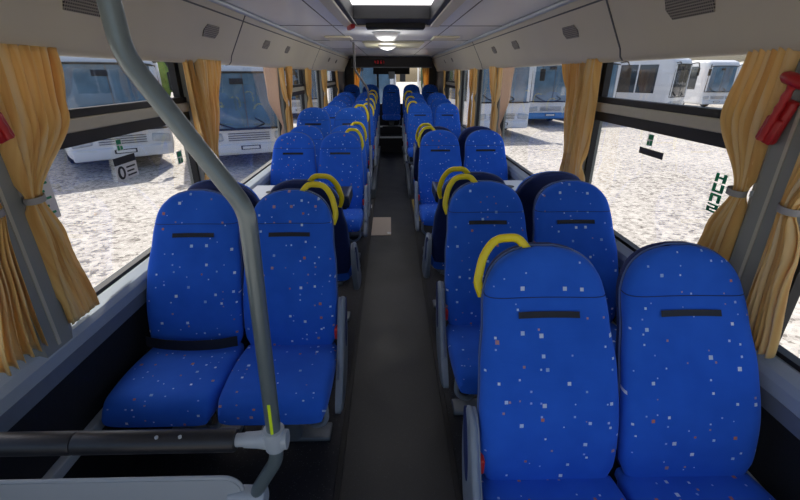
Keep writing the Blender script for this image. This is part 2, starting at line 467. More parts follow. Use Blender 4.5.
# ceiling around the hatch opening
HX, HY0, HY1 = .32, 2.2, 3.70
hc = .0
c = MB()
XI = 1.0
c.bx(-1.25, -HX+hc, Z0, Z1, CEIL, CEIL+.04); c.bx(HX+hc, 1.25, Z0, Z1, CEIL, CEIL+.04)
c.bx(-HX+hc, HX+hc, Z0, HY0, CEIL, CEIL+.04); c.bx(-HX+hc, HX+hc, HY1, Z1, CEIL, CEIL+.04)
ce = structure(c.build('ceiling', M['ceil'], smooth=False))
for y in (1.6, 3.95, 5.6, 7.4):
    MB().bx(-.95, .95, y-.006, y+.006, CEIL-.003, CEIL).build('panel_seam', M['seam'], ce, smooth=False)
for x in (-.50, .50):
    MB().bx(x-.004, x+.004, Z0, 10.4, CEIL-.002, CEIL).build('lengthwise_seam', M['seam'], ce, smooth=False)
MB().bx(-.36, .42, 5.75, 6.9, CEIL-.018, CEIL, .008).build('service_panel', M['service'], ce, smooth=False)
for x in (-.58, .60):
    MB().bx(x-.14, x+.14, 4.95, 5.35, CEIL-.02, CEIL, .01).build('speaker_panel', M['valance'], ce, smooth=False)
# roof hatch
h = empty('roof_hatch', (hc, (HY0+HY1)/2, CEIL), 'open framed roof hatch with a bright white dome in the ceiling', 'roof hatch')
def ring_frame(x0, x1, y0, y1, wdt, z0, z1, bev=.008):
    m = MB()
    m.bx(x0-wdt, x0, y0-wdt, y1+wdt, z0, z1, bev); m.bx(x1, x1+wdt, y0-wdt, y1+wdt, z0, z1, bev)
    m.bx(x0, x1, y0-wdt, y0, z0, z1, bev); m.bx(x0, x1, y1, y1+wdt, z0, z1, bev)
    return m
ring_frame(-HX+hc+.012, HX+hc-.012, HY0+.012, HY1-.012, .075, CEIL-.03, CEIL+.002).build('beige_surround', M['valance'], h, smooth=False)
ring_frame(-HX+hc+.045, HX+hc-.045, HY0+.045, HY1-.045, .04, CEIL-.022, CEIL+.07).build('dark_frame', M['black'], h, smooth=False)
MB().bx(-HX, HX, HY1-.36, HY1-.03, CEIL-.018, CEIL+.07, .006).build('lock_cover', M['black'], h, smooth=False)
MB().bx(-HX, HX, HY0, HY1, CEIL+.07, CEIL+.08).build('dome', M['acrylic'], h, smooth=False)
MB().box((.03, HY1-.06, CEIL-.03), (.46, .13, .055), None, .015).build('latch_console', M['black'], h)
for dx in (-.02, .08):
    MB().lathe([(0,-.008),(.016,-.008),(.018,0),(0,0)], (dx, HY1-.115, CEIL-.035), 'y', 12).build('latch_button', M['metalgrey'], h)
MB().box((-.315, HY1-.10, CEIL-.045), (.035, .20, .03), Matrix.Rotation(.25, 3, 'Z'), .01).build('red_release_lever', M['red'], h)
# valances
def grille(bm_parent, sx, y, L, Hh=.055):
    # slanted face between (1.15,.085) and (.98,.38)
    n = Vector((-sx*.257, 0, -.135)).normalized()
    t = .44; cx_, cz_ = sx*(1.108-.135*t), EYE+.115+.257*t
    up = Vector((-sx*.135, 0, .257)).normalized(); c0 = Vector((cx_, y, cz_)) + n*.004
    k = Hh
    pts = [(-L/2, 0), (-L/2+.03, k/2), (L/2-.012, k/2), (L/2, .0), (L/2-.03, -k/2), (-L/2+.012, -k/2)]
    a = [c0 + up*q + Vector((0,p,0)) for p, q in pts]; b_ = [p - n*.006 for p in a]
    mb = MB(); mb.rings([a, b_])
    sh = Vector((0,0,0))
    def uvf(co): return (co.y, co.z*1.15)
    mb.build('vent_grille', M['grille'], bm_parent, smooth=False, uvf=uvf)
for k, sx in enumerate((-1, 1)):
    # cross section of the duct: rounded lip at the bottom
    prof = [(1.178, .095), (1.178, .072), (1.158, .058), (1.132, .062), (1.116, .080), (1.108, .115), (.973, .372), (.950, .395), (1.178, .395)]
    pr = [(sx*x, EYE+hh) for x, hh in prof]
    v = structure(MB().prism(pr, 'y', Z0, 10.9).build('trim_%d' % (k+1), M['valance']))
    MB().tube([(sx*.955, Z0, CEIL-.012), (sx*.955, 10.9, CEIL-.012)], .016, 10).build('corner_tube', M['clamp'], v)
    MB().tube([(sx*1.0, Z0, CEIL-.052), (sx*1.0, 10.9, CEIL-.052)], .006, 8).build('duct_bead', M['seam'], v)
    for y, L in ((1.66,.26), (2.70,.21), (3.85,.18), (4.62,.16), (7.7,.15), (8.7,.15)):
        grille(v, sx, y, L, .082 if L > .24 else .07)
    for y in ((3.15, 6.4) if sx < 0 else (2.2, 5.5)):
        s = MB(); q = [(x-.002 if x > 1.0 else x-.003, hh-.002) for x, hh in prof[2:7]]
        q2 = prof[2:7][::-1]
        s.prism([(sx*x, EYE+hh) for x, hh in q+[(x+.01, hh+.004) for x, hh in q2]], 'y', y-.006, y+.006)
        s.build('joint', M['seam'], v, smooth=False)
# rear wall with window
bw = MB()
bw.bx(-1.25, 1.25, Z1, Z1+.06, 0, .88); bw.bx(-1.25, -.92, Z1, Z1+.06, .88, CEIL+.05); bw.bx(.92, 1.25, Z1, Z1+.06, .88, CEIL+.05)
bw.bx(-.92, .92, Z1, Z1+.06, 1.79, CEIL+.05)
structure(bw.build('wall_back', M['darkheader'], smooth=False))
wi = structure(empty('window_13', (0, Z1+.03, .88)))
MB().bx(-.92, .92, Z1+.02, Z1+.03, .88, 1.79).build('pane', M['glass'], wi, smooth=False)
MB().bx(-.35, -.30, Z1-.005, Z1+.04, .88, 1.79).build('mullion', M['black'], wi, smooth=False)
ring_frame(-.90, .90, .0, .0, .03, 0, 0)
g = MB(); g.bx(-.94, .94, Z1-.01, Z1+.05, .86, .90); g.bx(-.94,.94,Z1-.01,Z1+.05,1.77,1.81); g.build('gasket', M['black'], wi, smooth=False)
hd = structure(MB().bx(-.93, .97, 10.55, 10.95, 1.745, CEIL, .01).build('trim_3', M['darkheader'], smooth=False))
MB().bx(-.93, .97, 10.54, 10.56, 1.74, 1.76).build('header_lip', M['metalgrey'], hd, smooth=False)
cl = empty('digital_clock', (-.26, 10.54, 1.86), 'small digital clock with faint red digits on the rear header', 'clock')
MB().bx(-.40, -.14, 10.525, 10.549, 1.80, 1.92, .004).build('case', M['black'], cl, smooth=False)
for x0, segs in ((-.375, 'bcfg'), (-.315, 'abgcd'), (-.235, 'afedcg'), (-.185, 'bc')):
    W, Hh, z = .03, .03, 1.86
    S = dict(a=(x0,x0+W,z+Hh-.006,z+Hh), g=(x0,x0+W,z-.003,z+.003), d=(x0,x0+W,z-Hh,z-Hh+.006), b=(x0+W-.006,x0+W,z,z+Hh), c=(x0+W-.006,x0+W,z-Hh,z), f=(x0,x0+.006,z,z+Hh), e=(x0,x0+.006,z-Hh,z))
    dg = MB()
    for q in segs: e_ = S[q]; dg.bx(e_[0], e_[1], 10.521, 10.526, e_[2], e_[3])
    dg.build('digit', M['clock'], cl, smooth=False)
rb = empty('rear_housing', (.03, 10.9, 1.66), 'long black box housing hanging above the rear window', 'housing')
MB().bx(-.42, .46, 10.80, 10.94, 1.60, 1.747, .012).build('case', M['black'], rb, smooth=False)
MB().bx(-.05, .10, 10.76, 10.82, 1.50, 1.66, .01).build('camera_pod', M['clamp'], rb, smooth=False)
# ceiling lamps
FILL_POWER = 3.2  # strength of the fill lights added under the domes
def ceiling_lamp(x, y, r, lab):
    t = empty('ceiling_light', (x, y, CEIL), lab, 'ceiling light', 'round dome lights on the ceiling')
    prof = [(0, -.055*r/.1)] + [(r*math.sin(a), -.055*r/.1*math.cos(a)) for a in [PI/2*k/7 for k in range(1, 8)]] + [(r, -.001), (0, -.001)]
    MB().lathe(prof, (x, y, CEIL-.006), 'z', 28).build('dome', M['lamp'], t)
    MB().lathe([(0,-.008),(r*1.12,-.008),(r*1.14,0),(0,0)], (x, y, CEIL), 'z', 28).build('rim', M['clamp'], t)
    pl = bpy.data.lights.new('added_fill', 'POINT'); po = bpy.data.objects.new('added_fill', pl); COL.objects.link(po); po.parent = t  # fill light added below the dome to brighten the interior
    po.location = (0, 0, -.14); pl.energy = FILL_POWER; pl.specular_factor = .04; pl.shadow_soft_size = .09; pl.color = (1, .97, .92)
ceiling_lamp(-.05, 4.55, .125, 'larger frosted dome light just behind the roof hatch')
ceiling_lamp(-.05, 6.2, .13, 'smaller looking dome light on the beige ceiling panel')
tag(MB().lathe([(0,-.03),(.05,-.028),(.07,0),(0,0)], (-.02, 9.2, CEIL), 'z', 20).build('smoke_detector', M['lamp']), 'small pale round detector near the rear header', 'detector')

# ---------------------------------------------------------------- seats
BH = .63; LEAN = .28; SEATZ = .46
def back_center(t):   # t 0..1 height fraction
    y = LEAN*t - .035*math.sin(PI*min(1, t*1.25)) * (1 if t < .8 else 1)
    return y, SEATZ - .02 + (BH+.03)*t
def superring(hw, th, y, z, tilt, n=36, front=1.0):
    out = []
    for k in range(n):
        a = 2*PI*k/n; ca, sa = math.cos(a), math.sin(a)
        e = .55
        X = hw*math.copysign(abs(ca)**e, ca); Y = th*math.copysign(abs(sa)**.75, sa)
        if Y < 0:    # front: shallow dish between side bolsters
            Y *= (1 - .42*(1-min(1, abs(X/hw))**2.2*1.0)) if hw > 0 else 1
        out.append((X, y + Y*math.cos(tilt), z - Y*math.sin(tilt)*0 + Y*(-math.sin(tilt))*-.0))
    return out
HWT = [(0,.205),(.12,.212),(.28,.2145),(.50,.210),(.70,.196),(.85,.189),(1,.189)]
def hw_at(t):
    h_ = interp(HWT, t)
    tt = .76
    if t > tt:
        k = (t-tt)/(1-tt); h_ *= max(.02, (1-k**2.35))**(1/2.35)
    if t < .06: h_ *= .93 + .07*t/.06
    return h_
def th_at(t):
    b = interp([(0,.045),(.25,.058),(.6,.048),(.8,.052),(1,.040)], t)
    if t > .9:
        k = (t-.9)/.1; b *= max(.05, (1-k**2))**.5
    return b
def backrest_mb(scale=1., dy=0., t0=0, t1=1., fat=1.):
    rs = []
    ts = [t0+(t1-t0)*k/34 for k in range(35)]
    ts = sorted(set(ts + [1-.2*(1-math.cos(PI/2*k/10))*.5 for k in range(10) if t1 == 1]))
    for t in ts:
        y, z = back_center(t)
        rs.append(superring(hw_at(t)*scale, th_at(t)*fat, y+dy, z, .35))
    return MB().rings(rs)
def cushion_mb():
    m = MB(); rs = []
    N = 22
    for k in range(N+1):
        t = k/N; y = .03 - .44*t
        hw = .206 + .010*math.sin(PI*t)
        top = SEATZ + .02*math.sin(PI*t*.9) - .01 + .015*t
        bot = SEATZ - .112 + .022*(1-t)
        if t > .84:
            q = (t-.84)/.16; top -= .050*q**2.4; hw *= 1-.04*q**2; bot += .012*q*q
        if t < .06: hw *= .95; top -= .01
        ring = []
        zc, hh = (top+bot)/2, (top-bot)/2
        for j in range(32):
            a = 2*PI*j/32; ca, sa = math.cos(a), math.sin(a)
            X = hw*math.copysign(abs(ca)**.38, ca); Zz = hh*math.copysign(abs(sa)**.55, sa)
            if Zz > 0: Zz -= .012*(1-min(1, abs(X/hw))**2)
            ring.append((X, y, zc+Zz))
        rs.append(ring)
    return m.rings(rs)
uv_back = lambda co: (co.x, co.z*1.08)
uv_cush = lambda co: (co.x+5, co.y + co.z)
ME = {}
ME['backrest'] = backrest_mb().mesh('backrest', M['fabric'], uvf=uv_back)
ME['shell'] = backrest_mb(scale=1.0, dy=.034, fat=.78).mesh('back_shell', M['shell'])
ME['cushion'] = cushion_mb().mesh('seat_cushion', M['fabric'], uvf=uv_cush)
def front_y(t, x):
    y, z = back_center(t); return y - th_at(t)*.585, z
# label strip
s = MB()
t_ = .735
y_, z_ = front_y(t_, 0)
s.grid(lambda u, v: ((u-.5)*.188, front_y(t_-.013+.026*v, 0)[0]-.003 - .018*abs((u-.5)*1.0)**2, front_y(t_-.013+.026*v, 0)[1]), 8, 2)
s.grid(lambda u, v: ((u-.5)*.188, front_y(t_-.013+.026*v, 0)[0]+.004, front_y(t_-.013+.026*v, 0)[1]), 8, 2)
ME['strip'] = s.mesh('label_strip', M['strip'], smooth=False)
# head seam: thin piping line around the front at t=.80 (stretches over the headrest)
s = MB()
ts_ = .80
y0_, z0_ = back_center(ts_)
rg = superring(hw_at(ts_)*1.001, th_at(ts_)*1.02, y0_, z0_, .35)
s.tube([Vector(p) for p in rg if p[1] < y0_+.02], .0016, 6)
ME['seam'] = s.mesh('head_seam', M['shell'])
# piping between cover and shell
def outline(sc=1., dy=.03):
    L = [];
    ts = [k/30 for k in range(3, 28)] + [1-.1*math.cos(PI/2*k/8) for k in range(0, 9)]
    for t in ts: y, z = back_center(t); L.append(Vector((hw_at(t)*sc, y+dy, z)))
    R = [Vector((-p.x, p.y, p.z)) for p in L[::-1]]
    return L + R
ME['piping'] = MB().tube(outline(1.0, .018), .0032, 6).mesh('piping', M['piping'])
# side panel shield: build as extruded outline with an oval opening
def side_panel(sx):
    x0, x1 = sx*.220, sx*.250
    # outline in (y,z); from the top beside the backrest to below the cushion
    out = [(.10,.66),(.125,.60),(.11,.50),(.07,.40),(.02,.32),(-.10,.27),(-.22,.26),(-.27,.29),(-.22,.36),(-.13,.44),(-.05,.54),(.0,.63),(.05,.675)]
    P = [Vector((0, y, z-.025)) for y, z in out]
    # smooth the outline (Chaikin)
    for _ in range(2):
        Q = []
        for i in range(len(P)):
            a, b = P[i], P[(i+1) % len(P)]
            Q += [a*.75+b*.25, a*.25+b*.75]
        P = Q
    ctr = sum(P, Vector())/len(P)
    m = MB()
    r0 = [Vector((x0, p.y, p.z)) for p in P]
    r1 = [Vector((x1-sx*.008, p.y, p.z)) for p in P]
    r2 = [Vector((x1, ctr.y+(p.y-ctr.y)*.93, ctr.z+(p.z-ctr.z)*.95)) for p in P]
    m.rings([r0, r1, r2])
    return m
def side_recess(sx):
    x = sx*.2505
    pts = []
    for k in range(24):
        a = 2*PI*k/24
        u, w = .035*math.cos(a), .105*math.sin(a)
        an = -.35
        pts.append((.045+u*math.cos(an)-w*math.sin(an)*-1*.0 + w*.45, .53+w))
    m = MB(); m.rings([[Vector((x-sx*.006, y, z)) for y, z in pts], [Vector((x+sx*.002, y, z)) for y, z in pts]])
    return m
def armrest(sx):
    pts = [(sx*.236, .10, .615), (sx*.238, .07, .64), (sx*.238, .02, .63), (sx*.24, -.05, .54), (sx*.24, -.12, .44), (sx*.24, -.18, .375)]
    return MB().tube(smoothpath(pts, .04), .013, 10)
def handle_mb(sx):
    # yellow D-shaped corner handle on the upper aisle-side corner
    y, z = back_center(.84)
    a = Vector((sx*.188, y+.02, back_center(.76)[1]))
    pts = [a, a+Vector((sx*.018, .005, .045)), Vector((sx*.188, back_center(.93)[0]+.025, 1.070)), Vector((sx*.150, back_center(.98)[0]+.03, 1.120)), Vector((sx*.075, back_center(1.)[0]+.03, 1.122)), Vector((sx*.045, back_center(1.)[0]+.015, 1.085))]
    pts = smoothpath(pts, .03, 5)
    m = MB(); N = len(pts); rs = []
    for i, p in enumerate(pts):
        t = (pts[min(i+1,N-1)]-pts[max(i-1,0)]).normalized()
        nrm = Vector((0,1,0)); nrm = (nrm - t*nrm.dot(t)).normalized(); sd = t.cross(nrm)
        rs.append([p + nrm*(.009*math.cos(q)) + sd*(.0140*math.copysign(abs(math.sin(q))**.7, math.sin(q))) for q in [2*PI*k/14 for k in range(14)]])
    return m.rings(rs)
def leg_mb(L, sx):
    # pedestal under the seat: tapered column, foot plate and curved brace; bottom at z=L0
    z0 = SEATZ-.105-L
    m = MB()
    m.box((0, -.12, z0+.012), (.34, .10, .024), None, .008)
    m.rings([[(x, -.14+y, SEATZ-.10) for x, y in rrect(.16, .14, .03)], [(x, -.14+y, (SEATZ-.1)*.5+z0*.5) for x, y in rrect(.085, .085, .02)], [(x, -.13+y, z0+.02) for x, y in rrect(.075, .08, .02)]])
    return m
def brace_mb(L, sx):
    z0 = SEATZ-.105-L; zt = SEATZ-.10
    s_ = sx if sx else 1
    pts = [(s_*.19, -.30, zt+.005), (s_*.195, -.31, zt-.09), (s_*.13, -.29, zt-.14), (s_*.04, -.16, zt-.15), (s_*.03, -.13, max(z0+.05, zt-.22))]
    return MB().tube(smoothpath(pts, .06), .011, 10)
def frame_mb():
    m = MB(); m.bx(-.15, .15, -.33, .03, SEATZ-.125, SEATZ-.095, .01); return m
ME['frame'] = frame_mb().mesh('seat_pan', M['metalgrey'])
for sx, k in ((-1,'L'), (1,'R')):
    ME['panel'+k] = side_panel(sx).mesh('side_panel', M['sidegrey'])
    ME['recess'+k] = side_recess(sx).mesh('panel_recess', M['shell'])
    ME['arm'+k] = armrest(sx).mesh('armrest', M['sidegrey'])
    ME['handle'+k] = handle_mb(sx).mesh('grab_handle', M['yellow'])
    ME['buckle'+k] = MB().box((sx*.212, -.005, SEATZ+.045), (.018, .045, .055), None, .006).mesh('belt_buckle', M['redb'])
legcache = {}
def legs(L, sx):
    key = (round(L, 3), sx)
    if key not in legcache:
        legcache[key] = (leg_mb(L, sx).mesh('pedestal', M['metalgrey']), brace_mb(L, sx).mesh('brace', M['sidegrey']))
    return legcache[key]
# retractable belt lying across the seat
def belt_mb():
    m = MB()
    P = [(-.20, -.045, SEATZ+.038), (-.12, -.06, SEATZ+.030), (0, -.068, SEATZ+.026), (.12, -.062, SEATZ+.028), (.205, -.045, SEATZ+.034)]
    P = smoothpath(P, .05)
    rs = [[p+Vector((0,-.008,-.024)), p+Vector((0,-.011,-.022)), p+Vector((0,-.003,.024)), p+Vector((0,.001,.023))] for p in P]
    return m.rings(rs)
ME['belt'] = belt_mb().mesh('seat_belt', M['strip'])
SEATS = 0
def seat(x, top_y, dz, flip, aisle, label, group, floor_z=0., near=True, belt=False, handle=True):
    """aisle: -1 / 0 / +1 = world x side on which the gangway lies"""
    rz = PI if flip else 0
    y = top_y + LEAN if flip else top_y - LEAN
    t = empty('bus_seat', (x, y, dz), label, 'seat', group, rz)
    loc_s = -aisle if flip else aisle
    link('seat_cushion', ME['cushion'], t)
    bk = link('backrest', ME['backrest'], t)
    link('label_strip', ME['strip'], bk)
    link('head_seam', ME['seam'], bk)
    link('piping', ME['piping'], bk)
    link('back_shell', ME['shell'], t)
    link('seat_pan', ME['frame'], t)
    L = SEATZ-.105 + dz - floor_z
    a, b = legs(L, loc_s)
    link('pedestal', a, t); link('brace', b, t)
    if loc_s:
        k = 'R' if loc_s > 0 else 'L'
        p = link('side_panel', ME['panel'+k], t); link('panel_recess', ME['recess'+k], p)
        link('armrest', ME['arm'+k], t)
        if handle: link('grab_handle', ME['handle'+k], t)
        link('belt_buckle', ME['buckle'+k], t)
    if belt: link('seat_belt', ME['belt'], t)
    return t
XA, XW = .474, .916
XS = {-1: (.484, .920), 1: (.463, .903)}
LROWS = [ # top y, dz, flip, podium z, description
 (1.885, 0, False, 0, 'in the front left row behind the padded rail'),
 (2.115, 0, True, 0, 'turned backwards, back to back with the front left row'),
 (3.98, 0, False, 0, 'facing forward behind the left table'),
 (4.55, 0, False, 0, 'in the second forward row behind the left table'),
 (5.12, .14, False, 0, 'raised slightly, left side just before the door gap'),
 (6.78, .055, False, .12, 'in the first left row after the door handrail'),
 (7.50, .09, False, .12, 'in the second left row after the door handrail'),
 (8.25, .14, False, .12, 'in the third left row after the door handrail'),
 (9.00, .17, False, .12, 'in the last left pair ahead of the rear bench row'),
]
RROWS = [
 (1.18, 0, False, 0, 'nearest on the right side of the gangway'),
 (2.03, 0, False, 0, 'in the second right row ahead of the right table'),
 (2.27, 0, True, 0, 'turned backwards towards the right table'),
 (4.12, 0, False, 0, 'facing forward behind the right table'),
 (4.45, 0, True, 0, 'turned backwards behind the right table row'),
 (7.02, .07, False, .12, 'in the first of the three far right rows'),
 (7.80, .11, False, .12, 'in the middle of the three far right rows'),
 (8.60, .17, False, .12, 'in the last right pair ahead of the rear bench row'),
]
for rows, sx, gname in ((LROWS, -1, 'blue seats left of the gangway'), (RROWS, 1, 'blue seats right of the gangway')):
    for i, (ty, dz, fl_, pz, d) in enumerate(rows):
        seat(sx*XS[sx][0], ty, dz, fl_, -sx, 'blue speckled aisle seat ' + d, gname, pz)
        seat(sx*XS[sx][1], ty - (.0 if not fl_ else 0), dz, fl_, 0, 'blue speckled window seat ' + d, gname, pz, belt=(i == 0 and sx < 0))
for x, d in ((-.92, 'far left seat of the rear bench row, in the left corner'), (-.475, 'seat of the rear bench row immediately left of its centre seat'), (.01, 'centre seat of the rear bench row at the end of the gangway'),
             (.49, 'seat of the rear bench row immediately right of its centre seat'), (.925, 'far right seat of the rear bench row, in the right corner')):
    seat(x, 10.42, .28, False, 0, 'blue ' + d, 'seats of the rear bench row', .325)

# tables between facing seats
for sx, yc, lab in ((-1, 3.12, 'dark table between the facing left seats'), (1, 3.25, 'dark table between the facing right seats')):
    t = empty('bay_table', (sx*.75, yc, 0), lab, 'table', 'tables between facing seats')
    TZ = .76
    xa, xb = sx*.33, sx*(WX-.06)
    MB().bx(sx*.60, xb, yc-.22, yc+.22, TZ-.03, TZ, .008).build('tabletop', M['tabletop'], t, smooth=False)
    MB().bx(xa, sx*.60, yc-.16, yc+.16, TZ-.085, TZ+.005, .012).build('folded_leaf', M['table'], t, smooth=False)
    MB().bx(xa+sx*.0, xa+sx*.02, yc-.15, yc+.15, TZ+.002, TZ+.010, .003).build('edge_trim', M['metalgrey'], t, smooth=False)
    MB().bx(xa+sx*.02, sx*.50, yc-.15, yc+.15, TZ-.10, TZ-.045, .01).build('drop_box', M['black'], t, smooth=False)
    MB().lathe([(0,0),(.035,0),(.035,.004),(0,.004)], (sx*.95, yc, TZ), 'z', 20).build('cup_holder', M['black'], t)
    MB().tube([(sx*.80, yc, 0.0), (sx*.80, yc, TZ-.03)], .025, 14).build('leg', M['metalgrey'], t)

# ---------------------------------------------------------------- front partition with bent pole
PY = .74
root = empty('front_partition', (-.30, PY, 0), 'grey bent grab pole with black padded rail and pale modesty panel', 'partition')
pp = smoothpath([(-.452, PY, CEIL), (-.445, PY, EYE+.03), (-.286, PY, EYE-.232), (-.303, PY, EYE-.80), (-.305, PY, EYE-.88), (-.375, PY, EYE-1.0), (-.385, PY, EYE-1.12), (-.38, PY, .0)], .030, 8)
gp = MB().tube(pp, .0172, 20).build('grab_pole', M['pole'], root)
def pole_pt(z):
    for a, b in zip(pp, pp[1:]):
        if (a.z-z)*(b.z-z) <= 0 and a.z != b.z: k = (z-a.z)/(b.z-a.z); return a+(b-a)*k
    return pp[-1]
st = MB(); zs = [EYE-.69-.105*k/8 for k in range(9)]
st.rings([[pole_pt(z)+Vector((dx, -math.sqrt(.0180**2-dx*dx)-dd, 0)) for dx, dd in ((-.002,.0),(.001,.001),(.005,.0),(.001,-.002))] for z in zs])
st.build('lime_strip', M['green_strip'], gp)
MB().lathe([(.019,0),(.045,0),(.045,-.012),(.019,-.012)], (-.456, PY, CEIL), 'z', 20).build('ceiling_flange', M['clamp'], root)
RZ = EYE-.814
m = MB(); m.rings([[(-.375, PY+y, RZ+z) for y, z in rrect(.036,.036,.017)], [(-.345, PY+y, RZ+z) for y, z in rrect(.036,.038,.015)], [(-.30, PY+y, RZ+z) for y, z in rrect(.044,.050,.018)], [(-.272, PY+y, RZ+z) for y, z in rrect(.040,.046,.018)]])
m.lathe([(.017,.030),(.025,.028),(.027,0),(.025,-.028),(.017,-.030)], (-.303, PY, RZ+.005), 'z', 20)
m.build('clamp', M['clamp'], root)
rl = MB().tube([(-.36, PY, RZ), (-WX+.02, PY, RZ)], .016, 14).build('rail', M['clamp'], root)
MB().tube([(-.395, PY, RZ), (-.40, PY, RZ), (-.775, PY, RZ)], [.024,.0275,.0275], 20).build('rail_pad', M['blackpad'], root)
MB().tube([(-.779, PY, RZ), (-.784, PY, RZ), (-WX+.03, PY, RZ)], [.0255,.0275,.0275], 20).build('rail_pad', M['blackpad'], root)
for x in (-.52, -.575):
    MB().lathe([(0,-.002),(.004,-.002),(.004,.003),(0,.003)], (x, PY-.012, RZ+.0255), 'z', 8).build('rail_screw', M['clamp'], root)
pz1 = EYE-.945
out = rrect(.78, .60, .04, 6, cx=-.80, cy=pz1-.30)
m = MB(); m.prism(out, 'y', PY-.006, PY+.006)
mp_ = m.build('modesty_panel', M['panel'], root)
m = MB(); ou = rrect(.786, .606, .043, 6, cx=-.80, cy=pz1-.30); m.tube([(x, PY, z) for x, z in ou], .005, 8, closed=True); m.build('panel_edging', M['panel'], mp_)
m = MB(); m.rings([[(-.445, PY+y, EYE-1.01+z) for y, z in rrect(.03,.025,.01)], [(-.41, PY+y, EYE-1.01+z) for y, z in rrect(.045,.045,.015)], [(-.385, PY+y, EYE-1.02+z) for y, z in rrect(.05,.06,.02)], [(-.35, PY+y, EYE-1.02+z) for y, z in rrect(.045,.055,.02)]])
m.build('lower_clamp', M['clamp'], root)
tag(MB().box((-.42, PY+.0, .012), (.001,.001,.001)).build('floor_socket', M['clamp']), 'x', 'x') if False else None

# door handrail further back
hr = empty('door_handrail', (-.308, 5.95, 0), 'thin dark handrail dropping from the ceiling then straight down by the left seats', 'handrail')
pp2 = smoothpath([(-.485, 5.95, CEIL), (-.485, 5.95, 1.66), (-.312, 5.95, 1.41), (-.308, 5.95, .12)], .05, 6)
MB().tube(pp2, .015, 12).build('pole', M['bumper'], hr)
MB().lathe([(.0,0),(.03,0),(.03,.05),(0,.05)], (-.308, 5.95, .62), 'z', 14).build('coupling', M['clamp'], hr)
MB().lathe([(.0,0),(.04,0),(.04,.014),(0,.014)], (-.308, 5.95, .12), 'z', 14).build('base_flange', M['clamp'], hr)
# low divider on the right podium
dv = empty('low_divider', (.34, 6.2, .12), 'pale grey low divider at the right edge of the far gangway', 'divider')
MB().bx(.325, .345, 5.75, 6.2, .125, .62, .01).build('panel', M['panel'], dv, smooth=False)
MB().tube(smoothpath([(.335, 5.72, .12), (.335, 5.72, .66), (.335, 6.23, .66), (.335, 6.23, .12)], .05), .014, 10).build('frame_tube', M['metalgrey'], dv)

# ---------------------------------------------------------------- curtains
def curtain(name_label, sx, y_pil, direction, wtop, wbulge, wbot, zt=VB+.012, ztie=1.245, zb=.80, folds=7, seed=0, mat='curtain', depth=.028, wt=.045, group='gathered window curtains', tie=True, anchor=0., xin=0.):
    r = random.Random(seed)
    t = empty('curtain', (sx*(WX-.03), y_pil, zb), name_label, 'curtain', group)
    ph = [r.uniform(0, 6.28) for _ in range(4)]
    X0 = WX-.045-xin
    def fn(u, v):    # u across, v 0 top .. 1 bottom
        z = zt + (zb-zt)*v
        vt = (zt-ztie)/(zt-zb)
        if v < vt:
            k = v/vt
            w = wtop + (wbulge-wtop)*math.sin(PI*min(1, k*1.1)*.5) if k < .45 else interp([(.45, wbulge), (1, wt)], k)
            if k < .45: w = interp([(0, wtop), (.45, wbulge)], k)
            start = 0
        else:
            k = (v-vt)/(1-vt); w = interp([(0, wt), (.35, wt+(wbot-wt)*.45), (1, wbot)], k); start = 0
        pinch = math.exp(-((v-vt)/.05)**2)
        y = y_pil + direction*(start + w*u) + anchor*direction
        A = depth*(1-.55*pinch)
        q = u + .035*math.sin(2.2*v*PI+ph[0])
        x = A*(math.sin(2*PI*folds*q+ph[1]) + .16*math.sin(2*PI*folds*1.7*q+ph[2]))*.62
        x += .012*math.sin(3*v+ph[3])
        y += direction*.010*math.sin(2*PI*folds*q*1.0+ph[2])*(1-pinch)
        return (sx*(X0 - x - .012*pinch), y, z - (.004*math.sin(2*PI*folds*q) if v > .97 else 0))
    m = MB(); nu, nv = folds*12, 44
    m.grid(fn, nu, nv)
    me = m.mesh('fabric', M[mat], uvf=None, shift=Vector(t.location))
    # uv by grid order
    ul = me.uv_layers.new(name='UVMap')
    for lp in me.loops:
        i = lp.vertex_index % (nu+1); j = lp.vertex_index // (nu+1)
        ul.data[lp.index].uv = (i/nu*max(wtop, .1)*4+seed, j/nv)
    o = bpy.data.objects.new('fabric', me); COL.objects.link(o); o.parent = t
    sd = o.modifiers.new('thickness', 'SOLIDIFY'); sd.thickness = .0018; sd.offset = 0
    if tie:
        yc = y_pil + direction*(.0225+anchor)
        loop = [(sx*(X0+.0-.012)+ .027*math.cos(a)*1.0, yc+.027*math.sin(a), ztie+.004*math.sin(a)) for a in [2*PI*k/20 for k in range(20)]]
        m = MB(); rs = []
        for p in loop: rs.append([Vector(p)+Vector((0,0,-.010)), Vector(p)+Vector((0,0,.010)), Vector((p[0]+(p[0]-sx*(X0-.012))*.06, p[1]+(p[1]-yc)*.06, p[2]+.010)), Vector((p[0]+(p[0]-sx*(X0-.012))*.06, p[1]+(p[1]-yc)*.06, p[2]-.010))])
        m.rings(rs, caps=False, closed=True); m.build('tieback', M['tie'], t)
        MB().box((sx*(WX-.025), yc-direction*.03, ztie), (.02, .014, .022), None, .004).build('tieback_hook', M['clamp'], t)
    return t
curtain('golden curtain gathered right of the near left pillar, tied at mid height', -1, 1.235, 1, .30, .27, .15, seed=1, folds=8)
curtain('golden curtain at the far left edge, flaring out to the sill', -1, 1.13, -1, .20, .22, .17, seed=2, folds=6)
curtain('golden curtain gathered left of the near right pillar beside the green lettering', 1, 1.27, 1, .16, .20, .18, seed=3, folds=7)
curtain('golden curtain at the far right edge, hanging beyond the red hammer', 1, 1.12, -1, .18, .20, .12, seed=4, folds=6)
curtain('golden curtain left of the second left pillar seen beside the bent pole', -1, 2.58, -1, .10, .12, .16, seed=5, folds=5, tie=False, ztie=1.1, wt=.10)
curtain('orange toned curtain right of the second left pillar against the parked white coach', -1, 2.60, 1, .34, .22, .12, seed=6, folds=8, tie=False, ztie=1.1, wt=.09)
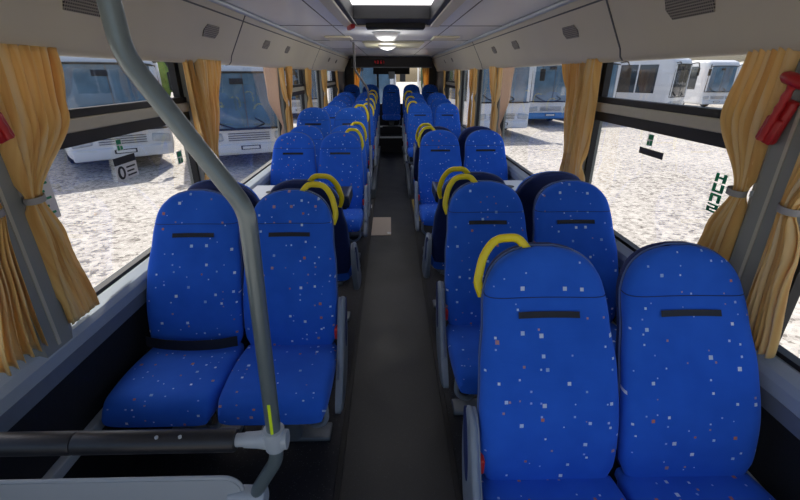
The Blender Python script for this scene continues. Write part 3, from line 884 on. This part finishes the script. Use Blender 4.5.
curtain('golden curtain on the camera side of the second right pillar', 1, 2.56, -1, .12, .15, .20, seed=7, folds=5, tie=False, ztie=1.1, wt=.15)
curtain('golden curtain on the rear side of the second right pillar', 1, 2.60, 1, .36, .22, .14, seed=8, folds=8, tie=False, ztie=1.1, wt=.10)
far = [(4.70, 'third'), (6.02, 'fourth'), (7.45, 'fifth'), (9.38, 'sixth')]
for y, nm in far:
    for sx, sd in ((-1, 'left'), (1, 'right')):
        curtain('narrow golden curtain on the camera side of the %s %s pillar' % (nm, sd), sx, y+.02, -1, .10, .10, .09, seed=int(y*7)+sx+20, folds=3, tie=False, ztie=1.30)
        if y < 9:
            curtain('golden curtain on the rear side of the %s %s pillar' % (nm, sd), sx, y+.10, 1, .26, .20, .12, seed=int(y*9)+sx+50, folds=4, tie=False, ztie=1.30)
curtain('sheer net curtain hanging in the long left window', -1, 4.55, -1, .48, .40, .12, seed=90, folds=6, mat='sheer', tie=False, ztie=1.1, depth=.012, xin=-.022)
curtain('sheer net curtain hanging in the long right window', 1, 4.55, -1, .40, .34, .12, seed=91, folds=6, mat='sheer', tie=False, ztie=1.1, depth=.012, xin=-.022)
# curtains at the rear window
for x, d in ((-.86, 'left'), (.90, 'right')):
    t = empty('curtain', (x, 11.1, 1.0), 'orange curtain at the %s edge of the rear window' % d, 'curtain', 'rear window curtains')
    sgn = 1 if x < 0 else -1
    def fn(u, v):
        w = .13*(1-v)**.8 + .05
        return (x - sgn*.06 + sgn*w*u, 11.12 + .02*math.sin(u*22+v), 1.76 - v*.85)
    me_m = MB().grid(fn, 24, 12); o = me_m.build('fabric', M['curtain'], t, uvf=lambda co: (co.x*3, co.z))
    o.modifiers.new('thickness', 'SOLIDIFY').thickness = .002

# ---------------------------------------------------------------- emergency hammers on the near pillars
def hammer(sx, yc, zc, lab, tilt):
    x = WX-.040
    t = empty('emergency_hammer', (sx*x, yc, zc), lab, 'emergency hammer', 'red emergency hammers on the pillars')
    t.rotation_euler = (tilt, 0, 0)
    def add(name, m, mat, par=t):
        me = m.mesh(name, M[mat]); o = bpy.data.objects.new(name, me); COL.objects.link(o); o.parent = par; return o
    s_ = -sx
    br = add('bracket', MB().box((s_*.012, 0, -.03), (.024, .05, .13), None, .010), 'red')
    add('bracket_rib', MB().box((s_*.027, .0, -.055), (.014, .058, .075), None, .007), 'red', br)
    hn = MB(); pts = [(s_*.036, 0, -.085+.016*k) for k in range(11)]
    hn.tube(pts, [.0095 if k % 2 else .0125 for k in range(11)], 12)
    add('handle', hn, 'red')
    hd_ = MB(); hd_.tube([(s_*.036, -.052, .088), (s_*.036, -.045, .088), (s_*.036, -.03, .088), (s_*.036, .03, .088), (s_*.036, .045, .088), (s_*.036, .052, .088)], [.003, .010, .017, .017, .010, .003], 14)
    add('head', hd_, 'red')
    add('holder_clip', MB().box((s_*.02, -.03, .085), (.03, .03, .03), None, .006), 'black')
    return t
hammer(-1, 1.205, EYE-.085, 'red emergency hammer on the left pillar at the picture edge', .25)
hammer(1, 1.225, EYE-.10, 'red emergency hammer clipped to the near right pillar', .28)

# ---------------------------------------------------------------- window stickers (vinyl on the glass)
GX = WX+.026
def sheet(m, sx, y0, y1, z0, z1, lift=0):
    x = GX - lift; return m.bx(sx*(x-.0006), sx*x, y0, y1, z0, z1)
t = empty('window_sticker', (-GX, 1.87, 1.2), 'white sticker with black header and oval emblem on the near left window', 'sticker')
m = MB(); sheet(m, -1, 1.79, 1.95, 1.165, 1.262); m.build('sheet', M['white'], t, smooth=False)
m = MB(); sheet(m, -1, 1.79, 1.95, 1.234, 1.266, .001); m.build('header_band', M['strip'], t, smooth=False)
def oval(m, sx, yc, zc, ry, rz, lift, n=20):
    P = [(yc+ry*math.cos(2*PI*k/n), zc+rz*math.sin(2*PI*k/n)) for k in range(n)]
    x = GX-lift
    m.rings([[(sx*x, y, z) for y, z in P], [(sx*(x-.0006), y, z) for y, z in P]])
m = MB(); oval(m, -1, 1.828, 1.199, .027, .029, .001); m.build('emblem', M['strip'], t, smooth=False)
m = MB(); oval(m, -1, 1.828, 1.199, .011, .019, .002); m.build('emblem_figure', M['white'], t, smooth=False)
m = MB()
for k in range(3): sheet(m, -1, 1.868, 1.935-.012*(k % 2), 1.176+.018*k, 1.183+.018*k, .001)
m.build('text_lines', M['strip'], t, smooth=False)
def exit_sticker(sx, yc, zc, sc, lab):
    t = empty('exit_sticker', (sx*GX, yc, zc), lab, 'sticker', 'small green window stickers')
    m = MB(); sheet(m, sx, yc-.03*sc, yc+.03*sc, zc-.035*sc, zc+.035*sc); m.build('sheet', M['white'], t, smooth=False)
    m = MB(); sheet(m, sx, yc-.026*sc, yc+.020*sc, zc+.004*sc, zc+.032*sc, .001); sheet(m, sx, yc-.026*sc, yc-.004*sc, zc-.031*sc, zc-.002*sc, .001); sheet(m, sx, yc+.004*sc, yc+.026*sc, zc-.031*sc, zc-.008*sc, .001)
    m.build('green_symbol', M['greenv'], t, smooth=False)
exit_sticker(-1, 1.86, 1.315, .7, 'small green exit sticker above the emblem sticker, near left window')
exit_sticker(-1, 2.36, 1.17, 1., 'green and white sticker low in the near left window by the second pillar')
exit_sticker(1, 1.95, 1.315, .75, 'small green exit sticker on the near right window')
tag((lambda m: m.build('black_sticker', M['strip'], smooth=False))(sheet(MB(), 1, 1.83, 2.02, 1.245, 1.275)), 'black bar shaped sticker below the small green one, near right window', 'sticker')
t = empty('paper_notice', (-GX, 1.44, 1.2), 'white printed notice on the left window beside the near curtain', 'notice')
m = MB(); sheet(m, -1, 1.30, 1.435, 1.13, 1.29); m.build('sheet', M['white'], t, smooth=False)
m = MB()
for k in range(5): sheet(m, -1, 1.33, 1.42-.02*(k % 2), 1.15+.026*k, 1.158+.026*k, .001)
m.build('text_lines', M['greenv'], t, smooth=False)
# green vertical lettering on the right glass
t = empty('green_lettering', (GX, 1.43, 1.2), 'vertical green block lettering on the near right window beside the curtain', 'lettering')
glyph = {'H': [(0,.3,0,1),(.7,1,0,1),(.3,.7,.38,.62)], 'U': [(0,.3,0,1),(.7,1,0,1),(.3,.7,0,.25)], 'n': [(0,.3,0,1),(.7,1,0,1),(.3,.7,.75,1)], 'S': [(0,1,0,.22),(0,1,.4,.6),(0,1,.8,1),(0,.3,.5,.9),(.7,1,.1,.5)]}
for k, ch in enumerate('HUnS'):
    m = MB(); z1 = 1.262 - k*.038; z0 = z1-.032; y0 = 1.445; W = .055
    for a, b, c_, d in glyph[ch]: sheet(m, 1, y0+W*a, y0+W*b, z0+.032*c_, z0+.032*d)
    m.build('letter', M['greenv'], t, smooth=False)

# ---------------------------------------------------------------- outside
GZ = -.80
g = MB(); g.grid(lambda u, v: (-90+180*u, -40+190*v, GZ), 6, 6)
structure(g.build('ground', M['gravel'], smooth=False))

def coach(x, y, rz, lab, body='buswhite', L=11., Wd=2.5, Ht=3.05, skirt=None, sidewin=True, ws0=1.25, sign=True, glass='busglass'):
    t = empty('coach', (x, y, GZ), lab, 'coach', 'coaches parked on the gravel', rz)
    def add(name, m, mat, par=t, smooth=True):
        me = m.mesh(name, M[mat], smooth); o = bpy.data.objects.new(name, me); COL.objects.link(o); o.parent = par; return o
    m = MB(); rs = []
    for yy, s_, zt, zb in ((.0,.90,Ht-.35,.42),(.05,.95,Ht-.22,.36),(.16,.985,Ht-.10,.33),(.5,1.,Ht,.32),(L-.3,1.,Ht,.32),(L-.05,.97,Ht-.1,.36),(L,.93,Ht-.2,.4)):
        rs.append([(px*s_, yy, (zt+zb)/2+pz) for px, pz in rrect(Wd, zt-zb, .22, 5)])
    b = add('body', m.rings(rs), body)
    hw = Wd/2
    # windscreen: curved panel wrapping the front corners
    def ws(off):
        def f(u, v):
            a = (u-.5)*2; xx = a*(hw-.10)*(1-.03*v); yy = -.06-off + .10*abs(a)**4
            return (xx, yy, ws0 + (Ht-.40-ws0)*v - .05*abs(a)**6*v)
        return f
    m = MB(); nu, nv = 20, 8
    m.grid(ws(0), nu, nv); k0 = len(m.v); m.grid(ws(-.05), nu, nv)
    w = add('windscreen', m, glass)
    m = MB(); m.bx(-.012, .012, -.075, -.05, ws0, Ht-.42); add('screen_divider', m, 'bumper', w, False)
    fr = MB(); P = [ws(.01)(u/20, 0) for u in range(21)] + [ws(.01)(1, v/8) for v in range(1, 9)] + [ws(.01)(1-u/20, 1) for u in range(1, 21)] + [ws(.01)(0, 1-v/8) for v in range(1, 8)]
    fr.tube(P, .028, 8, closed=True); add('screen_surround', fr, 'tyre', w)
    if sign:
        m = MB(); m.box((-.15, -.085, Ht-.62), (.34, .03, .14), None, .01); add('destination_sign', m, 'strip')
    m = MB(); m.box((0, .02, .48), (Wd*.93, .14, .30), None, .05); add('bumper', m, skirt or body)
    m = MB(); m.box((0, -.055, .52), (.52, .02, .11), None, .004); p = add('number_plate', m, 'strip')
    m = MB(); m.box((0, -.066, .52), (.44, .006, .07), None, .002); add('plate_face', m, 'white', p)
    m = MB()
    for k in range(4): m.box((0, -.012, .72+.06*k), (1.1, .04, .018), None, .004)
    add('grille', m, 'bumper')
    for s in (-1, 1):
        m = MB(); m.box((s*(hw-.34), .01, .80), (.46, .10, .22), Matrix.Rotation(s*.12, 3, 'Y'), .05); add('headlight', m, 'headlamp')
        ar = MB(); ar.tube(smoothpath([(s*(hw-.15), .05, Ht-.35), (s*(hw+.08), -.25, Ht-.30), (s*(hw+.16), -.30, Ht-.55)], .1), .03, 8)
        ar.box((s*(hw+.16), -.30, Ht-.82), (.20, .10, .46), None, .04); add('wing_mirror', ar, 'tyre')
        wp = MB(); wp.tube(smoothpath([(s*.15-.1, -.07, ws0-.02), (s*.55-.1, -.09, ws0+.12), (s*.55-.35, -.05, ws0+.28)], .05), .018, 6); add('wiper', wp, 'tyre')
        for yy in (2.2, L-3.):
            wl = MB(); wl.lathe([(.0,-.13),(.40,-.13),(.48,-.08),(.48,.08),(.40,.13),(0,.13)], (s*(hw-.15), yy, .48), 'x', 28)
            o = add('wheel', wl, 'tyre')
            wl = MB(); sgn = s; wl.lathe([(0,s*.10),(.12,s*.10),(.16,s*.135),(.29,s*.145),(.30,s*.10)], (s*(hw-.15)+s*.005, yy, .48), 'x', 24); add('hub', wl, 'hub', o)
        if sidewin:
            n = 6; a0 = .9; pitch = (L-1.6)/n
            for k in range(n):
                m = MB(); y0 = a0+k*pitch
                m.bx(s*(hw-.02), s*(hw+.012), y0, y0+pitch-.09, 1.35, Ht-.42, .01); add('side_window', m, 'busdark')
    return t
def heading(dx, dy):   # yaw so that local -y (the front) points along (dx,dy)
    return math.atan2(dx, -dy)
coach(-7.1, 11.3, heading(.62, -.78), 'white coach with blue windscreen beyond the near left window', ws0=1.05, Ht=3.05)
coach(-3.95, 11.85, heading(.40, -.92), 'white coach facing the camera in the long left window, beside the net curtain', ws0=1.02, Ht=2.85, L=9)
coach(-12.6, 13.5, heading(.62, -.78), 'lime green coach mostly hidden behind the nearest white coach', body='buslime', Ht=2.95)
coach(-5.2, 25., heading(.25, -.97), 'pale coach seen through the left windows near the door handrail', ws0=1.1)
coach(4.55, 17.5, heading(.15, -.99), 'white coach with dark windscreen seen through the long right window', ws0=1.35, Ht=3.2)
coach(8.0, 21.5, heading(.1, -.99), 'white and blue coach with a notice in its windscreen, right window', skirt='busblue', ws0=1.15, Ht=3.3, L=7.5)
coach(10.9, 23.0, heading(.12, -.99), 'white coach whose wheel shows left of the second right pillar', ws0=1.15, Ht=3.3, L=6)
coach(17.3, 26., heading(.60, -.80), 'large white coach with dark windscreen in the near right window', ws0=1.15, Ht=3.35, L=8.5, Wd=2.55, glass='busdark')
coach(24.3, 32., heading(.1, -.99), 'white coach just right of the large dark windscreened one', ws0=1.2, Ht=3.35)
coach(31.5, 38., heading(0, -1), 'white coach second from the right end of the parked row', ws0=1.2, Ht=3.3)
coach(37.5, 40., heading(-.1, -1), 'furthest white coach at the right end of the parked row', ws0=1.2, Ht=3.3)
coach(-1.0, 16.0, heading(.12, -.99), 'white coach parked right behind the rear window', ws0=1.0, Ht=3.2)
# hillside and hedges
def blob(cx, cy, cz, rx, ry, rz_, seed, amp=.22, n=14, mm=20):
    r = random.Random(seed); ph = [r.uniform(0, 6) for _ in range(6)]
    m = MB(); rs = []
    for j in range(1, n):
        a = PI*j/n; ring = []
        for k in range(mm):
            b = 2*PI*k/mm
            d = 1 + amp*(math.sin(3*b+ph[0]+2*a)*.5 + math.sin(5*b+ph[1]-3*a)*.3 + math.sin(9*b+ph[2]+7*a)*.3 + r.uniform(-.3,.3))
            ring.append((cx+rx*math.sin(a)*math.cos(b)*d, cy+ry*math.sin(a)*math.sin(b)*d, cz+rz_*math.cos(a)*d))
        rs.append(ring)
    return m.rings(rs)
def tree(x, y, hgt, r, seed, lab):
    t = empty('tree', (x, y, GZ), lab, 'tree', 'trees behind the coaches')
    MB().tube([(x, y, GZ), (x+.1, y, GZ+hgt*.3), (x, y, GZ+hgt*.55)], [.2, .15, .08], 8).build('trunk', M['bark'], t)
    m = blob(x, y, GZ+hgt*.6, r, r, hgt*.42, seed)
    for k in range(4):
        a = seed+k*1.6; b = blob(x+r*.6*math.cos(a), y+r*.6*math.sin(a), GZ+hgt*(.5+.08*k), r*.55, r*.55, hgt*.25, seed+k)
        m.add(b.v, b.f)
    m.build('crown', M['leaf'], t)
tree(-9.5, 44, 6.0, 2.6, 3, 'green tree beyond the left coaches near the door window')
tree(-18, 38, 6.5, 3.0, 5, 'green tree behind the lime coach')
tree(-4.0, 40, 4.2, 1.7, 8, 'small green tree seen between left coaches')
tree(13, 52, 5.5, 2.5, 9, 'tree beyond the right hand coaches')
hl = MB(); r = random.Random(2)
hl.grid(lambda u, v: (10+110*u, 70+60*v, GZ-.2 + 7.5*math.sin(PI*min(1, v*1.0))*(0.75+.25*math.sin(u*9)+.12*math.sin(u*31+v*9))*(math.sin(PI*u)**.4)), 60, 16)
tag(hl.build('hillside', M['hill']), 'dry grey brown hillside on the horizon beyond the right windows', 'hill')

# ---------------------------------------------------------------- light
w = bpy.data.worlds.new('world'); SC.world = w; w.use_nodes = True
nt = w.node_tree; bg = nt.nodes['Background']
sky = nt.nodes.new('ShaderNodeTexSky'); sky.sky_type = 'NISHITA'
sky.sun_disc = False; sky.sun_elevation = math.radians(52); sky.sun_rotation = math.radians(-25)
sky.air_density = 1.0; sky.dust_density = 4; sky.ozone_density = 1.2
nt.links.new(sky.outputs[0], bg.inputs[0]); bg.inputs[1].default_value = .115
sl = bpy.data.lights.new('sun', 'SUN'); so = bpy.data.objects.new('sun', sl); COL.objects.link(so)
d = Vector((.12, -.78, -1.0)).normalized()
so.rotation_euler = d.to_track_quat('-Z', 'Y').to_euler(); sl.energy = 3.6; sl.angle = math.radians(.6); sl.color = (1, .93, .82)
vs = SC.view_settings; vs.view_transform = 'Standard'; vs.look = 'None'; vs.gamma = 1; vs.use_curve_mapping = False
vs.exposure = 1.0
